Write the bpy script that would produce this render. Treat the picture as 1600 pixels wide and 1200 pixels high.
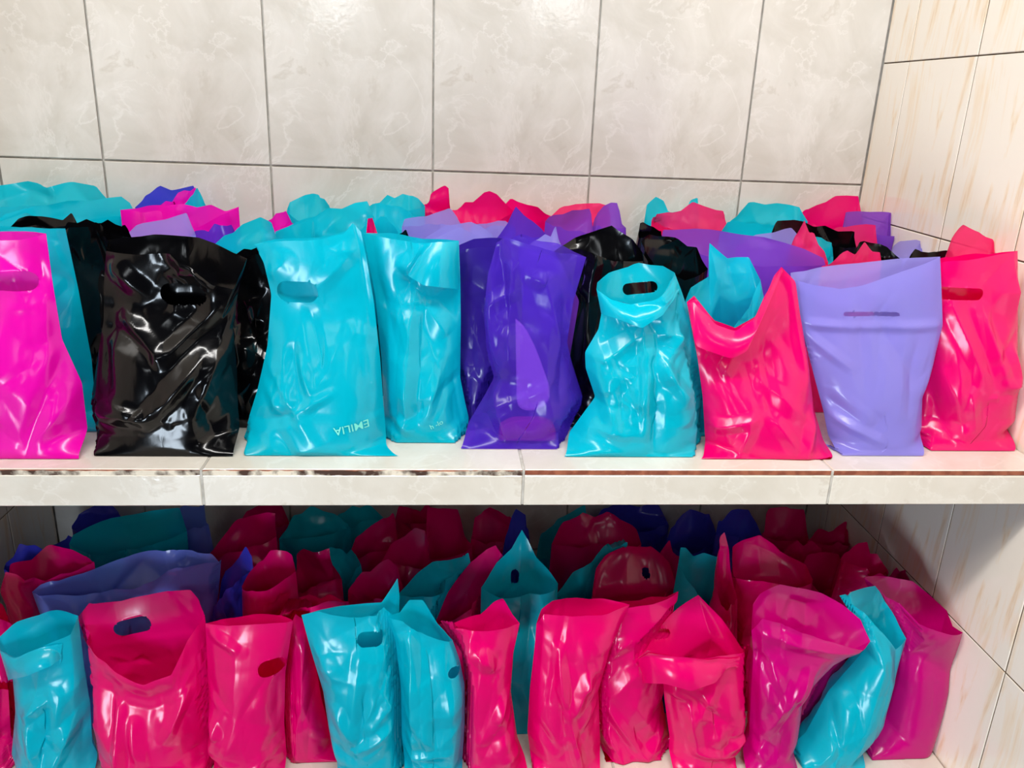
import bpy, math, random
import numpy as np
from mathutils import Matrix, Vector

for o in list(bpy.data.objects):
    bpy.data.objects.remove(o)
S = bpy.context.scene
COL = S.collection

# ------------------------------------------------------------------ camera
F_PX, PITCH, YAW, ROLL = 1283.5636, 18.9055, 5.1981, 2.2992
CAM = np.array([-0.909, -1.0509, 0.4882])
_a, _b, _c = [math.radians(v) for v in (PITCH, YAW, ROLL)]
FW = np.array([math.sin(_b)*math.cos(_a), math.cos(_b)*math.cos(_a), -math.sin(_a)])
_rt = np.array([math.cos(_b), -math.sin(_b), 0.0])
_up = np.cross(_rt, FW)
RT = math.cos(_c)*_rt + math.sin(_c)*_up
UP = -math.sin(_c)*_rt + math.cos(_c)*_up
cd = bpy.data.cameras.new('camera')
cam = bpy.data.objects.new('camera', cd)
COL.objects.link(cam)
cd.sensor_width = 36.0
cd.lens = F_PX/1600*36.0
cd.clip_start = 0.02
M4 = Matrix.Identity(4)
for i in range(3):
    M4[i][0], M4[i][1], M4[i][2], M4[i][3] = RT[i], UP[i], -FW[i], CAM[i]
cam.matrix_world = M4
S.camera = cam

# ------------------------------------------------------------------ world, lights, exposure
S.view_settings.view_transform = 'Standard'
S.view_settings.look = 'None'
S.view_settings.gamma = 1.0
S.view_settings.use_curve_mapping = False
S.view_settings.exposure = 0.12
W = bpy.data.worlds.new('room_light')
S.world = W
W.use_nodes = True
W.node_tree.nodes['Background'].inputs[0].default_value = (0.86, 0.94, 1.0, 1)
W.node_tree.nodes['Background'].inputs[1].default_value = 0.02

def area(name, loc, target, sx, sy, power, col):
    d = bpy.data.lights.new(name, 'AREA')
    d.shape = 'RECTANGLE'; d.size = sx; d.size_y = sy
    d.energy = power; d.color = col
    o = bpy.data.objects.new(name, d)
    COL.objects.link(o)
    o.location = loc
    o.rotation_euler = (Vector(target)-Vector(loc)).to_track_quat('-Z', 'Y').to_euler()
    return o
# three narrow windows in the wall opposite the shelves, a high warm light from the left, an added low cool fill, a warm ceiling lamp
area('window_light', (-1.53, -2.5, 1.07), (-1.3, 0, 0.4), 0.24, 0.40, 1.9, (0.90, 0.96, 1.0))
area('window_light', (-0.30, -2.5, 1.13), (-0.5, 0, 0.4), 0.24, 0.40, 1.9, (0.93, 0.97, 1.0))
area('window_light', (1.00, -2.5, 1.10), (0.3, 0, 0.4), 0.24, 0.40, 1.9, (1.0, 0.97, 0.92))
area('left_light', (-2.6, -1.2, 2.0), (-0.1, 0.1, 0.3), 0.5, 1.0, 42, (1.0, 0.92, 0.80))
area('left_light', (-1.9, -2.3, -0.60), (-0.5, 0.0, -0.4), 0.5, 0.75, 30, (0.74, 0.87, 1.0))  # cool fill added near the floor for the lower bags and right wall
area('ceiling_lamp', (-0.80, -1.05, 1.95), (-0.80, 0.0, -0.1), 2.2, 0.16, 52, (1.0, 0.98, 0.95))

# ------------------------------------------------------------------ pixel rays -> points of the place
def ray(x, y):
    return FW + RT*((x-800)/F_PX) + UP*((600-y)/F_PX)
def at_y(x, y, Y):
    d = ray(x, y); return CAM + d*((Y-CAM[1])/d[1])
def at_z(x, y, Z):
    d = ray(x, y); return CAM + d*((Z-CAM[2])/d[2])

# ------------------------------------------------------------------ materials
def lin(r, g, b):
    f = lambda v: (v/255/12.92) if v/255 <= 0.04045 else ((v/255+0.055)/1.055)**2.4
    return (f(r), f(g), f(b), 1.0)

def new_mat(name):
    m = bpy.data.materials.new(name); m.use_nodes = True
    nt = m.node_tree; nt.nodes.clear()
    out = nt.nodes.new('ShaderNodeOutputMaterial')
    return m, nt, out

def N(nt, kind, **kw):
    n = nt.nodes.new(kind)
    for k, v in kw.items():
        if k.startswith('i_'):
            n.inputs[k[2:].replace('_', ' ')].default_value = v
        else:
            setattr(n, k, v)
    return n

def film(name, col, trans_col, transl=0.32, clear=0.10, rough=0.21):
    m, nt, out = new_mat(name)
    L = nt.links.new
    tc = N(nt, 'ShaderNodeTexCoord')
    n1 = N(nt, 'ShaderNodeTexNoise'); n1.inputs['Scale'].default_value = 26; n1.inputs['Detail'].default_value = 3
    vo = N(nt, 'ShaderNodeTexVoronoi', feature='DISTANCE_TO_EDGE'); vo.inputs['Scale'].default_value = 17
    mp = N(nt, 'ShaderNodeMapping'); mp.inputs['Scale'].default_value = (1, 1, 0.55)
    L(tc.outputs['Object'], mp.inputs['Vector'])
    mixv = N(nt, 'ShaderNodeVectorMath', operation='MULTIPLY_ADD')
    L(mp.outputs[0], n1.inputs['Vector'])
    L(n1.outputs['Color'], mixv.inputs[0]); mixv.inputs[1].default_value = (0.05, 0.05, 0.05)
    L(mp.outputs[0], mixv.inputs[2])
    L(mixv.outputs[0], vo.inputs['Vector'])
    add = N(nt, 'ShaderNodeMath', operation='MULTIPLY_ADD')
    L(n1.outputs['Fac'], add.inputs[0]); add.inputs[1].default_value = 0.5
    L(vo.outputs['Distance'], add.inputs[2])
    bp = N(nt, 'ShaderNodeBump'); bp.inputs['Strength'].default_value = 0.13; bp.inputs['Distance'].default_value = 0.005
    L(add.outputs[0], bp.inputs['Height'])
    pr = N(nt, 'ShaderNodeBsdfPrincipled')
    pr.inputs['Base Color'].default_value = col
    pr.inputs['Roughness'].default_value = rough
    pr.inputs['IOR'].default_value = 1.52
    pr.inputs['Specular IOR Level'].default_value = 0.36 if clear == 0.0 else 0.5
    L(bp.outputs[0], pr.inputs['Normal'])
    tl = N(nt, 'ShaderNodeBsdfTranslucent'); tl.inputs['Color'].default_value = trans_col
    tp = N(nt, 'ShaderNodeBsdfTransparent'); tp.inputs['Color'].default_value = trans_col
    m1 = N(nt, 'ShaderNodeMixShader'); m1.inputs[0].default_value = transl
    L(pr.outputs[0], m1.inputs[1]); L(tl.outputs[0], m1.inputs[2])
    m2 = N(nt, 'ShaderNodeMixShader'); m2.inputs[0].default_value = clear
    L(m1.outputs[0], m2.inputs[1]); L(tp.outputs[0], m2.inputs[2])
    L(m2.outputs[0], out.inputs['Surface'])
    return m

FILM = {
    't': film('teal_film', lin(0, 196, 220), lin(60, 225, 240), 0.20, 0.17),
    'p': film('pink_film', lin(238, 0, 114), lin(255, 15, 112), 0.14, 0.10),
    'r': film('coral_pink_film', lin(252, 30, 116), lin(255, 100, 150), 0.28, 0.22),
    'm': film('magenta_film', lin(248, 10, 190), lin(255, 60, 205), 0.22, 0.16),
    'd': film('raspberry_film', lin(212, 0, 130), lin(240, 10, 140), 0.20, 0.08),
    'u': film('purple_film', lin(92, 52, 205), lin(135, 95, 235), 0.20, 0.20),
    'w': film('clear_purple_film', lin(88, 50, 200), lin(196, 160, 250), 0.12, 0.55),
    'z': film('deep_purple_film', lin(58, 36, 150), lin(80, 55, 190), 0.16, 0.14),
    'v': film('violet_film', lin(132, 66, 205), lin(180, 125, 235), 0.26, 0.24),
    'l': film('lilac_film', lin(156, 150, 238), lin(205, 200, 250), 0.26, 0.24),
    'b': film('blue_film', lin(122, 142, 242), lin(145, 165, 248), 0.20, 0.10),
    'n': film('navy_film', lin(60, 62, 205), lin(85, 90, 225), 0.18, 0.08),
    'k': film('black_film', lin(5, 5, 7), lin(8, 8, 10), 0.03, 0.0, 0.16),
}

def glaze(name, base, vein, dark, streak=False):
    m, nt, out = new_mat(name)
    L = nt.links.new
    tc = N(nt, 'ShaderNodeTexCoord')
    pr = N(nt, 'ShaderNodeBsdfPrincipled')
    pr.inputs['Roughness'].default_value = 0.09
    mp = N(nt, 'ShaderNodeMapping')
    L(tc.outputs['Object'], mp.inputs['Vector'])
    big = N(nt, 'ShaderNodeTexNoise'); big.inputs['Scale'].default_value = 7; big.inputs['Detail'].default_value = 5
    big.inputs['Roughness'].default_value = 0.6; big.inputs['Distortion'].default_value = 0.9
    L(mp.outputs[0], big.inputs['Vector'])
    r1 = N(nt, 'ShaderNodeValToRGB')
    if streak:
        mp.inputs['Scale'].default_value = (2.6, 2.6, 0.42)
        big.inputs['Scale'].default_value = 6.5
        big.inputs['Distortion'].default_value = 1.6
        e = r1.color_ramp.elements
        e[0].position = 0.0; e[0].color = base
        e[1].position = 1.0; e[1].color = base
        a = e.new(0.54); a.color = base
        b = e.new(0.62); b.color = vein
        c = e.new(0.67); c.color = dark
        d = e.new(0.74); d.color = base
        L(big.outputs['Fac'], r1.inputs[0])
        L(r1.outputs[0], pr.inputs['Base Color'])
    else:
        e = r1.color_ramp.elements
        e[0].position = 0.36; e[0].color = base
        e[1].position = 0.72; e[1].color = vein
        L(big.outputs['Fac'], r1.inputs[0])
        # thin winding veins: where a second noise crosses its mid value
        sm = N(nt, 'ShaderNodeTexNoise'); sm.inputs['Scale'].default_value = 5.2; sm.inputs['Detail'].default_value = 6
        sm.inputs['Distortion'].default_value = 0.7; sm.inputs['Roughness'].default_value = 0.62
        off = N(nt, 'ShaderNodeMapping'); off.inputs['Location'].default_value = (3.1, 7.7, 1.9)
        L(mp.outputs[0], off.inputs['Vector']); L(off.outputs[0], sm.inputs['Vector'])
        r2 = N(nt, 'ShaderNodeValToRGB'); e = r2.color_ramp.elements
        e[0].position = 0.485; e[0].color = (0, 0, 0, 1)
        e[1].position = 0.53; e[1].color = (0, 0, 0, 1)
        x = e.new(0.5); x.color = (0.8, 0.8, 0.8, 1)
        x = e.new(0.515); x.color = (0.05, 0.05, 0.05, 1)
        L(sm.outputs['Fac'], r2.inputs[0])
        mx = N(nt, 'ShaderNodeMix', data_type='RGBA')
        L(r2.outputs[0], mx.inputs[0]); L(r1.outputs[0], mx.inputs[6]); mx.inputs[7].default_value = vein
        r3 = N(nt, 'ShaderNodeValToRGB'); e = r3.color_ramp.elements
        e[0].position = 0.60; e[0].color = (0, 0, 0, 1)
        e[1].position = 0.66; e[1].color = (0, 0, 0, 1)
        x = e.new(0.63); x.color = (0.35, 0.35, 0.35, 1)
        L(sm.outputs['Fac'], r3.inputs[0])
        mx2 = N(nt, 'ShaderNodeMix', data_type='RGBA')
        L(r3.outputs[0], mx2.inputs[0]); L(mx.outputs[2], mx2.inputs[6]); mx2.inputs[7].default_value = dark
        L(mx2.outputs[2], pr.inputs['Base Color'])
    wv = N(nt, 'ShaderNodeTexNoise'); wv.inputs['Scale'].default_value = 90; wv.inputs['Detail'].default_value = 2
    L(tc.outputs['Object'], wv.inputs['Vector'])
    bp = N(nt, 'ShaderNodeBump'); bp.inputs['Strength'].default_value = 0.10; bp.inputs['Distance'].default_value = 0.002
    L(wv.outputs['Fac'], bp.inputs['Height']); L(bp.outputs[0], pr.inputs['Normal'])
    L(pr.outputs[0], out.inputs['Surface'])
    return m

GLAZE_GREY = glaze('grey_marble_glaze', lin(208, 203, 194), lin(226, 222, 216), lin(186, 177, 163))
GLAZE_CREAM = glaze('cream_streaked_glaze', lin(244, 236, 224), lin(242, 226, 204), lin(234, 212, 184), True)
GLAZE_SHELF = glaze('pale_marble_glaze', lin(214, 207, 194), lin(226, 221, 211), lin(188, 174, 154))

def rough_mat(name, c1, c2, scale, rough=0.9):
    m, nt, out = new_mat(name)
    L = nt.links.new
    tc = N(nt, 'ShaderNodeTexCoord')
    n = N(nt, 'ShaderNodeTexNoise'); n.inputs['Scale'].default_value = scale; n.inputs['Detail'].default_value = 4
    L(tc.outputs['Object'], n.inputs['Vector'])
    r = N(nt, 'ShaderNodeValToRGB'); e = r.color_ramp.elements
    e[0].position = 0.42; e[0].color = c1; e[1].position = 0.6; e[1].color = c2
    L(n.outputs['Fac'], r.inputs[0])
    pr = N(nt, 'ShaderNodeBsdfPrincipled'); pr.inputs['Roughness'].default_value = rough
    L(r.outputs[0], pr.inputs['Base Color']); L(pr.outputs[0], out.inputs['Surface'])
    return m
GROUT = rough_mat('pale_grout', lin(176, 171, 162), lin(200, 196, 188), 40)
GROUT_BROWN = rough_mat('brown_grout', lin(122, 100, 80), lin(150, 128, 106), 40)
BISCUIT = rough_mat('terracotta_biscuit', lin(128, 66, 46), lin(158, 92, 66), 60)
FLOOR_M = rough_mat('grey_floor', lin(84, 82, 80), lin(100, 98, 95), 6, 0.5)
CONCRETE = rough_mat('grey_concrete', lin(84, 78, 72), lin(104, 97, 90), 30)
CHIPPED = rough_mat('chipped_white_mortar', lin(70, 48, 38), lin(224, 214, 196), 46)

# ------------------------------------------------------------------ mesh helpers
def mesh_obj(name, verts, faces, mats, parent=None, fmat=None, smooth=False):
    me = bpy.data.meshes.new(name)
    me.from_pydata([tuple(v) for v in verts], [], [tuple(f) for f in faces])
    for m in (mats if isinstance(mats, (list, tuple)) else [mats]):
        me.materials.append(m)
    if fmat is not None:
        me.polygons.foreach_set('material_index', fmat)
    if smooth:
        me.polygons.foreach_set('use_smooth', [True]*len(me.polygons))
    me.update()
    o = bpy.data.objects.new(name, me)
    COL.objects.link(o)
    if parent is not None:
        o.parent = parent
    return o

def box_data(x0, x1, y0, y1, z0, z1):
    v = [(x0,y0,z0),(x1,y0,z0),(x1,y1,z0),(x0,y1,z0),(x0,y0,z1),(x1,y0,z1),(x1,y1,z1),(x0,y1,z1)]
    f = [(0,3,2,1),(4,5,6,7),(0,1,5,4),(1,2,6,5),(2,3,7,6),(3,0,4,7)]
    return v, f

TILE_CACHE = {}
def tile_mesh(w, h, t, glz, key, side=None):
    """tile lying in its own XZ plane, glazed face towards -Y, softened rim, terracotta sides and back"""
    k = (round(w, 4), round(h, 4), t, key)
    if k in TILE_CACHE:
        return TILE_CACHE[k]
    b = 0.0012
    rings = [(0, -t/2+b*0.8), (b, -t/2)]
    v = []
    a, c = w/2, h/2
    def ring(ins, y):
        return [(-a+ins, y, -c+ins), (a-ins, y, -c+ins), (a-ins, y, c-ins), (-a+ins, y, c-ins)]
    v += ring(0, t/2) + ring(0, -t/2+b) + ring(b, -t/2)
    f, fm = [], []
    for j in range(4):
        n = (j+1) % 4
        f.append((j, n, 4+n, 4+j)); fm.append(1)
        f.append((4+j, 4+n, 8+n, 8+j)); fm.append(0)
    f.append((8, 9, 10, 11)); fm.append(0)
    f.append((3, 2, 1, 0)); fm.append(1)
    me = bpy.data.meshes.new('tile')
    me.from_pydata(v, [], f)
    me.materials.append(glz); me.materials.append(side or BISCUIT)
    me.polygons.foreach_set('material_index', fm)
    me.update()
    TILE_CACHE[k] = me
    return me

rng0 = random.Random(4)
def put_tile(me, loc, rot, parent, name='tile', jit=0.0):
    o = bpy.data.objects.new(name, me)
    COL.objects.link(o)
    o.parent = parent
    o.location = loc
    o.rotation_euler = (rot[0]+rng0.uniform(-jit, jit), rot[1], rot[2]+rng0.uniform(-jit, jit))
    return o

def struct(name, v, f, m):
    o = mesh_obj(name, v, f, m)
    o['kind'] = 'structure'
    return o

# ------------------------------------------------------------------ the niche: walls
D = 0.7177          # depth of the shelves
XL = -1.795         # left wall
ZL = -0.6114        # lower shelf surface
G = 0.0036          # grout width
T8 = 0.008
H1 = 0.3468

wall_back = struct('wall_back', *box_data(XL-0.1, 0.1, D+0.006, D+0.12, -1.0, 1.75), GROUT)
vx = [-0.2708-0.3304*i for i in range(5)]
xs = [0.0]+vx+[XL]
zs = [-1.0, -0.55, -0.103, H1, H1+0.45, H1+0.90, 1.75]
for i in range(len(xs)-1):
    x1, x0 = xs[i], xs[i+1]
    for j in range(len(zs)-1):
        w, h = x1-x0-G, zs[j+1]-zs[j]-G
        # marble print is the same on every tile: cut tiles keep the full tile's origin
        put_tile(tile_mesh(w, h, T8, GLAZE_GREY, 'g', GROUT), ((x0+x1)/2, D+0.0045, (zs[j]+zs[j+1])/2), (0, 0, 0), wall_back, jit=0.002)

wall_right = struct('wall_right', *box_data(0.006, 0.12, -0.95, D+0.1, -1.0, 1.75), GROUT_BROWN)
ys = [D, 0.617, 0.396, 0.193, -0.017, -0.237, -0.457, -0.677, -0.897]
zr = [-1.0, -0.667, -0.350, -0.0317, 0.2813, 0.5942, 0.9072, 1.2202, 1.533, 1.75]
GR = 0.0022
for i in range(len(ys)-1):
    for j in range(len(zr)-1):
        w, h = ys[i]-ys[i+1]-GR, zr[j+1]-zr[j]-GR
        put_tile(tile_mesh(w, h, T8, GLAZE_CREAM, 'c', GROUT_BROWN), (0.0045, (ys[i]+ys[i+1])/2, (zr[j]+zr[j+1])/2), (0, 0, math.radians(-90)), wall_right, jit=0.0015)

wall_left = struct('wall_left', *box_data(XL-0.12, XL-0.006, -0.6, D+0.1, -1.0, 1.75), GROUT_BROWN)
yl = [D, 0.537, 0.317, 0.097, -0.123, -0.343, -0.563]
for i in range(len(yl)-1):
    for j in range(len(zr)-1):
        w, h = yl[i]-yl[i+1]-GR, zr[j+1]-zr[j]-GR
        put_tile(tile_mesh(w, h, T8, GLAZE_CREAM, 'c', GROUT_BROWN), (XL-0.0045, (yl[i]+yl[i+1])/2, (zr[j]+zr[j+1])/2), (0, 0, math.radians(90)), wall_left, jit=0.0015)

# floor of the room in front of the shelves
floor_o = struct('floor', *box_data(-4.5, 2.5, -4.5, D+0.12, -1.12, -1.02), FLOOR_M)

# ------------------------------------------------------------------ the two tiled shelves
def shelf(name, z, thick, joints, label):
    root = bpy.data.objects.new(name, None)
    COL.objects.link(root)
    root.location = (XL/2, D/2, z-thick)
    root['label'] = label; root['category'] = 'shelf'
    off = Vector(root.location)
    def loc(p): return Vector(p)-off
    v, f = box_data(XL+0.001, -0.001, 0.012, D, z-thick, z-T8-0.0005)
    v = [Vector(p)-off for p in v]
    mesh_obj('slab', v, f, CONCRETE, root)
    js = [XL]+joints+[0.0]
    for i in range(len(js)-1):
        w = js[i+1]-js[i]-G
        xm = (js[i]+js[i+1])/2
        # surface tiles: their raw edge shows above the fascia
        yy = [-0.002, 0.328, 0.658, D]
        for k in range(3):
            h = yy[k+1]-yy[k]-(G if k else G/2)
            put_tile(tile_mesh(w, h, T8, GLAZE_SHELF, 's'), loc((xm, (yy[k]+yy[k+1])/2, z-T8/2)), (math.radians(-90), 0, 0), root, 'surface_tile')
        hf = thick-0.0085
        put_tile(tile_mesh(w, hf, T8, GLAZE_SHELF, 'e', GROUT), loc((xm, 0.0, z-0.0085-hf/2)), (0, 0, 0), root, 'edge_tile', 0.001)
    for x in joints:
        v, f = box_data(x-G/2+0.0002, x+G/2-0.0002, -0.0028, D-0.001, z-thick+0.001, z-0.0012)
        mesh_obj('grout_joint', [Vector(p)-off for p in v], f, GROUT, root)
    return root
up_j = [-1.234, -0.792, -0.340]
lo_j = [-1.48, -1.04, -0.60, -0.16]
upper = shelf('tiled_shelf', 0.0, 0.0547, up_j, 'upper shelf faced with pale marble tiles, its bare edge running across the middle')
lower = shelf('tiled_shelf', ZL, 0.0547, lo_j, 'lower shelf almost hidden under pink and teal bags at the bottom')
# chipped mortar filling the gap above the fascia on the left half
for xa, xb in ((XL, up_j[0]-0.002), (up_j[0]+0.002, up_j[1]-0.002)):
    rr = random.Random(int(xa*100))
    n = 60
    v, f = [], []
    for i in range(n+1):
        x = xa+(xb-xa)*i/n
        t = -0.0022+rr.uniform(-0.0012, 0.0008)
        y = -0.0028+rr.uniform(-0.0006, 0.0004)
        v += [(x, y, t), (x, y, -0.0088), (x, 0.002, -0.0088), (x, 0.002, t)]
        if i:
            a = 4*(i-1); b = 4*i
            for q in range(4):
                r = (q+1) % 4
                f.append((a+q, b+q, b+r, a+r))
    v = [Vector(p)-Vector(upper.location) for p in v]
    mesh_obj('mortar_strip', v, f, CHIPPED, upper)

# ------------------------------------------------------------------ plastic bags
def resample(pts, n, smooth=1):
    p = np.array(pts, float)
    d = np.r_[0, np.cumsum(np.linalg.norm(np.diff(p, axis=0), axis=1))]
    if d[-1] < 1e-9:
        return np.repeat(p[:1], n, 0)
    t = np.linspace(0, d[-1], n)
    q = np.stack([np.interp(t, d, p[:, k]) for k in range(p.shape[1])], 1)
    for _ in range(smooth):
        q[1:-1] = 0.25*q[:-2]+0.5*q[1:-1]+0.25*q[2:]
    return q

def sstep(a, b, x):
    t = np.clip((x-a)/(b-a), 0, 1)
    return t*t*(3-2*t)

def vnoise(rng, A, B, scale):
    """smooth value noise"""
    g = rng.standard_normal((40, 40))
    x = (A/scale+7.3) % 38; y = (B/scale+5.1) % 38
    i = x.astype(int); j = y.astype(int)
    u = x-i; w = y-j
    u = u*u*(3-2*u); w = w*w*(3-2*w)
    return (g[i, j]*(1-u)+g[i+1, j]*u)*(1-w)+(g[i, j+1]*(1-u)+g[i+1, j+1]*u)*w

from mathutils.geometry import delaunay_2d_cdt
def facets(rng, A, B, cx, cz):
    """continuous relief of flat triangles between random points: the planar facets of crumpled film"""
    x0, x1, z0, z1 = A.min()-cx, A.max()+cx, B.min()-cz, B.max()+cz
    nx, nz = int((x1-x0)/cx)+2, int((z1-z0)/cz)+2
    gx, gz = np.meshgrid(np.arange(nx), np.arange(nz), indexing='ij')
    px = x0+(gx+rng.uniform(-0.48, 0.48, gx.shape)+0.5*(gz % 2))*cx-cx*0.5
    pz = z0+(gz+rng.uniform(-0.48, 0.48, gz.shape))*cz
    pts = [Vector((a, b)) for a, b in zip(px.ravel(), pz.ravel())]
    r = delaunay_2d_cdt(pts, [], [], 0, 1e-7)
    vv = np.array([(p[0], p[1]) for p in r[0]])
    hh = rng.standard_normal(len(vv))
    out = np.zeros(A.size); a = A.ravel(); b = B.ravel()
    for f in r[2]:
        if len(f) != 3: continue
        p, q, s = vv[f[0]], vv[f[1]], vv[f[2]]
        lo = np.minimum(np.minimum(p, q), s); hi = np.maximum(np.maximum(p, q), s)
        m = np.nonzero((a >= lo[0]) & (a <= hi[0]) & (b >= lo[1]) & (b <= hi[1]))[0]
        if len(m) == 0: continue
        det = (q[1]-s[1])*(p[0]-s[0])+(s[0]-q[0])*(p[1]-s[1])
        if abs(det) < 1e-12: continue
        l1 = ((q[1]-s[1])*(a[m]-s[0])+(s[0]-q[0])*(b[m]-s[1]))/det
        l2 = ((s[1]-p[1])*(a[m]-s[0])+(p[0]-s[0])*(b[m]-s[1]))/det
        l3 = 1-l1-l2
        k = (l1 >= -1e-9) & (l2 >= -1e-9) & (l3 >= -1e-9)
        out[m[k]] = l1[k]*hh[f[0]]+l2[k]*hh[f[1]]+l3[k]*hh[f[2]]
    return out.reshape(A.shape)

def crumple(rng, A, B, amp, creases, fine=True):
    """film relief in metres over panel coordinates: flat facets, soft swells and sharp tension creases"""
    an = rng.uniform(-0.5, 0.5)
    c, s = math.cos(an), math.sin(an)
    Ar, Br = A*c+B*s, -A*s+B*c
    mask = np.clip(0.75+0.5*vnoise(rng, A, B, 0.08), 0.15, 1.6)
    h = 0.0040*facets(rng, Ar, Br, 0.052, 0.095)*mask
    if fine:
        an = rng.uniform(0, 3)
        c, s = math.cos(an), math.sin(an)
        m2 = np.clip(1.2*vnoise(rng, A, B, 0.06), 0, 1.5)
        h += 0.0014*facets(rng, A*c+B*s, -A*s+B*c, 0.016, 0.028)*m2
    h += 0.0012*vnoise(rng, A, B, 0.09)
    h *= amp
    for (x0, z0, x1, z1, a, w) in creases:
        dx, dz = x1-x0, z1-z0
        L2 = dx*dx+dz*dz+1e-9
        t = np.clip(((A-x0)*dx+(B-z0)*dz)/L2, 0, 1)
        d = np.hypot(A-(x0+t*dx), B-(z0+t*dz))
        h += a*np.clip(1-d/(2.2*w), 0, 1)**1.1*np.sin(np.pi*np.clip(t*0.9+0.08, 0, 1))**0.5
    return h

def hole_sd(X, Z, hole):
    cx, cz, w, h, ang = hole
    c, s = math.cos(ang), math.sin(ang)
    x = (X-cx)*c+(Z-cz)*s; z = -(X-cx)*s+(Z-cz)*c
    r = min(h*0.48, w*0.48)
    qx = np.abs(x)-(w/2-r); qz = np.abs(z)-(h/2-r)
    return np.hypot(np.maximum(qx, 0), np.maximum(qz, 0))+np.minimum(np.maximum(qx, qz), 0)-r

def panel(name, P, mat, parent, origin, hole=None):
    """P: (nv, ns, 3) grid -> mesh part; a die-cut hole is cut out of it with a clean edge"""
    nv, ns, _ = P.shape
    P = P.copy()
    keep = np.ones((nv-1, ns-1), bool)
    if hole is not None:
        X, Z = P[..., 0], P[..., 2]
        cell = 0.6*max(np.abs(np.diff(X, axis=1)).mean(), np.abs(np.diff(Z, axis=0)).mean())
        sd = hole_sd(X, Z, hole); e = 1e-4
        gx = (hole_sd(X+e, Z, hole)-sd)/e; gz = (hole_sd(X, Z+e, hole)-sd)/e
        near = np.abs(sd) < cell
        P[..., 0] = np.where(near, X-gx*sd, X); P[..., 2] = np.where(near, Z-gz*sd, Z)
        sd2 = hole_sd(P[..., 0], P[..., 2], hole)
        c = (sd2[:-1, :-1]+sd2[1:, :-1]+sd2[:-1, 1:]+sd2[1:, 1:])/4
        keep = c > -1e-4
    idx = np.arange(nv*ns).reshape(nv, ns)
    q = np.stack([idx[:-1, :-1], idx[:-1, 1:], idx[1:, 1:], idx[1:, :-1]], -1)[keep]
    V = (P-origin).reshape(-1, 3)
    used = np.unique(q); rm = -np.ones(nv*ns, int); rm[used] = np.arange(len(used))
    V = V[used]; q = rm[q]
    me = bpy.data.meshes.new(name)
    me.vertices.add(len(V)); me.vertices.foreach_set('co', V.astype(np.float32).ravel())
    me.loops.add(q.size); me.loops.foreach_set('vertex_index', q.astype(np.int32).ravel())
    me.polygons.add(len(q)); me.polygons.foreach_set('loop_start', np.arange(0, q.size, 4, dtype=np.int32))
    me.polygons.foreach_set('use_smooth', np.ones(len(q), bool))
    me.materials.append(mat)
    me.update(calc_edges=True)
    o = bpy.data.objects.new(name, me)
    COL.objects.link(o); o.parent = parent
    return o

def coons(bot, top, lef, rig, nv, ns):
    s = np.linspace(0, 1, ns)[None, :, None]; v = np.linspace(0, 1, nv)[:, None, None]
    B_, T_, L_, R_ = bot[None], top[None], lef[:, None], rig[:, None]
    return ((1-v)*B_+v*T_+(1-s)*L_+s*R_
            - ((1-s)*(1-v)*bot[0]+s*(1-v)*bot[-1]+(1-s)*v*top[0]+s*v*top[-1]))

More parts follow.
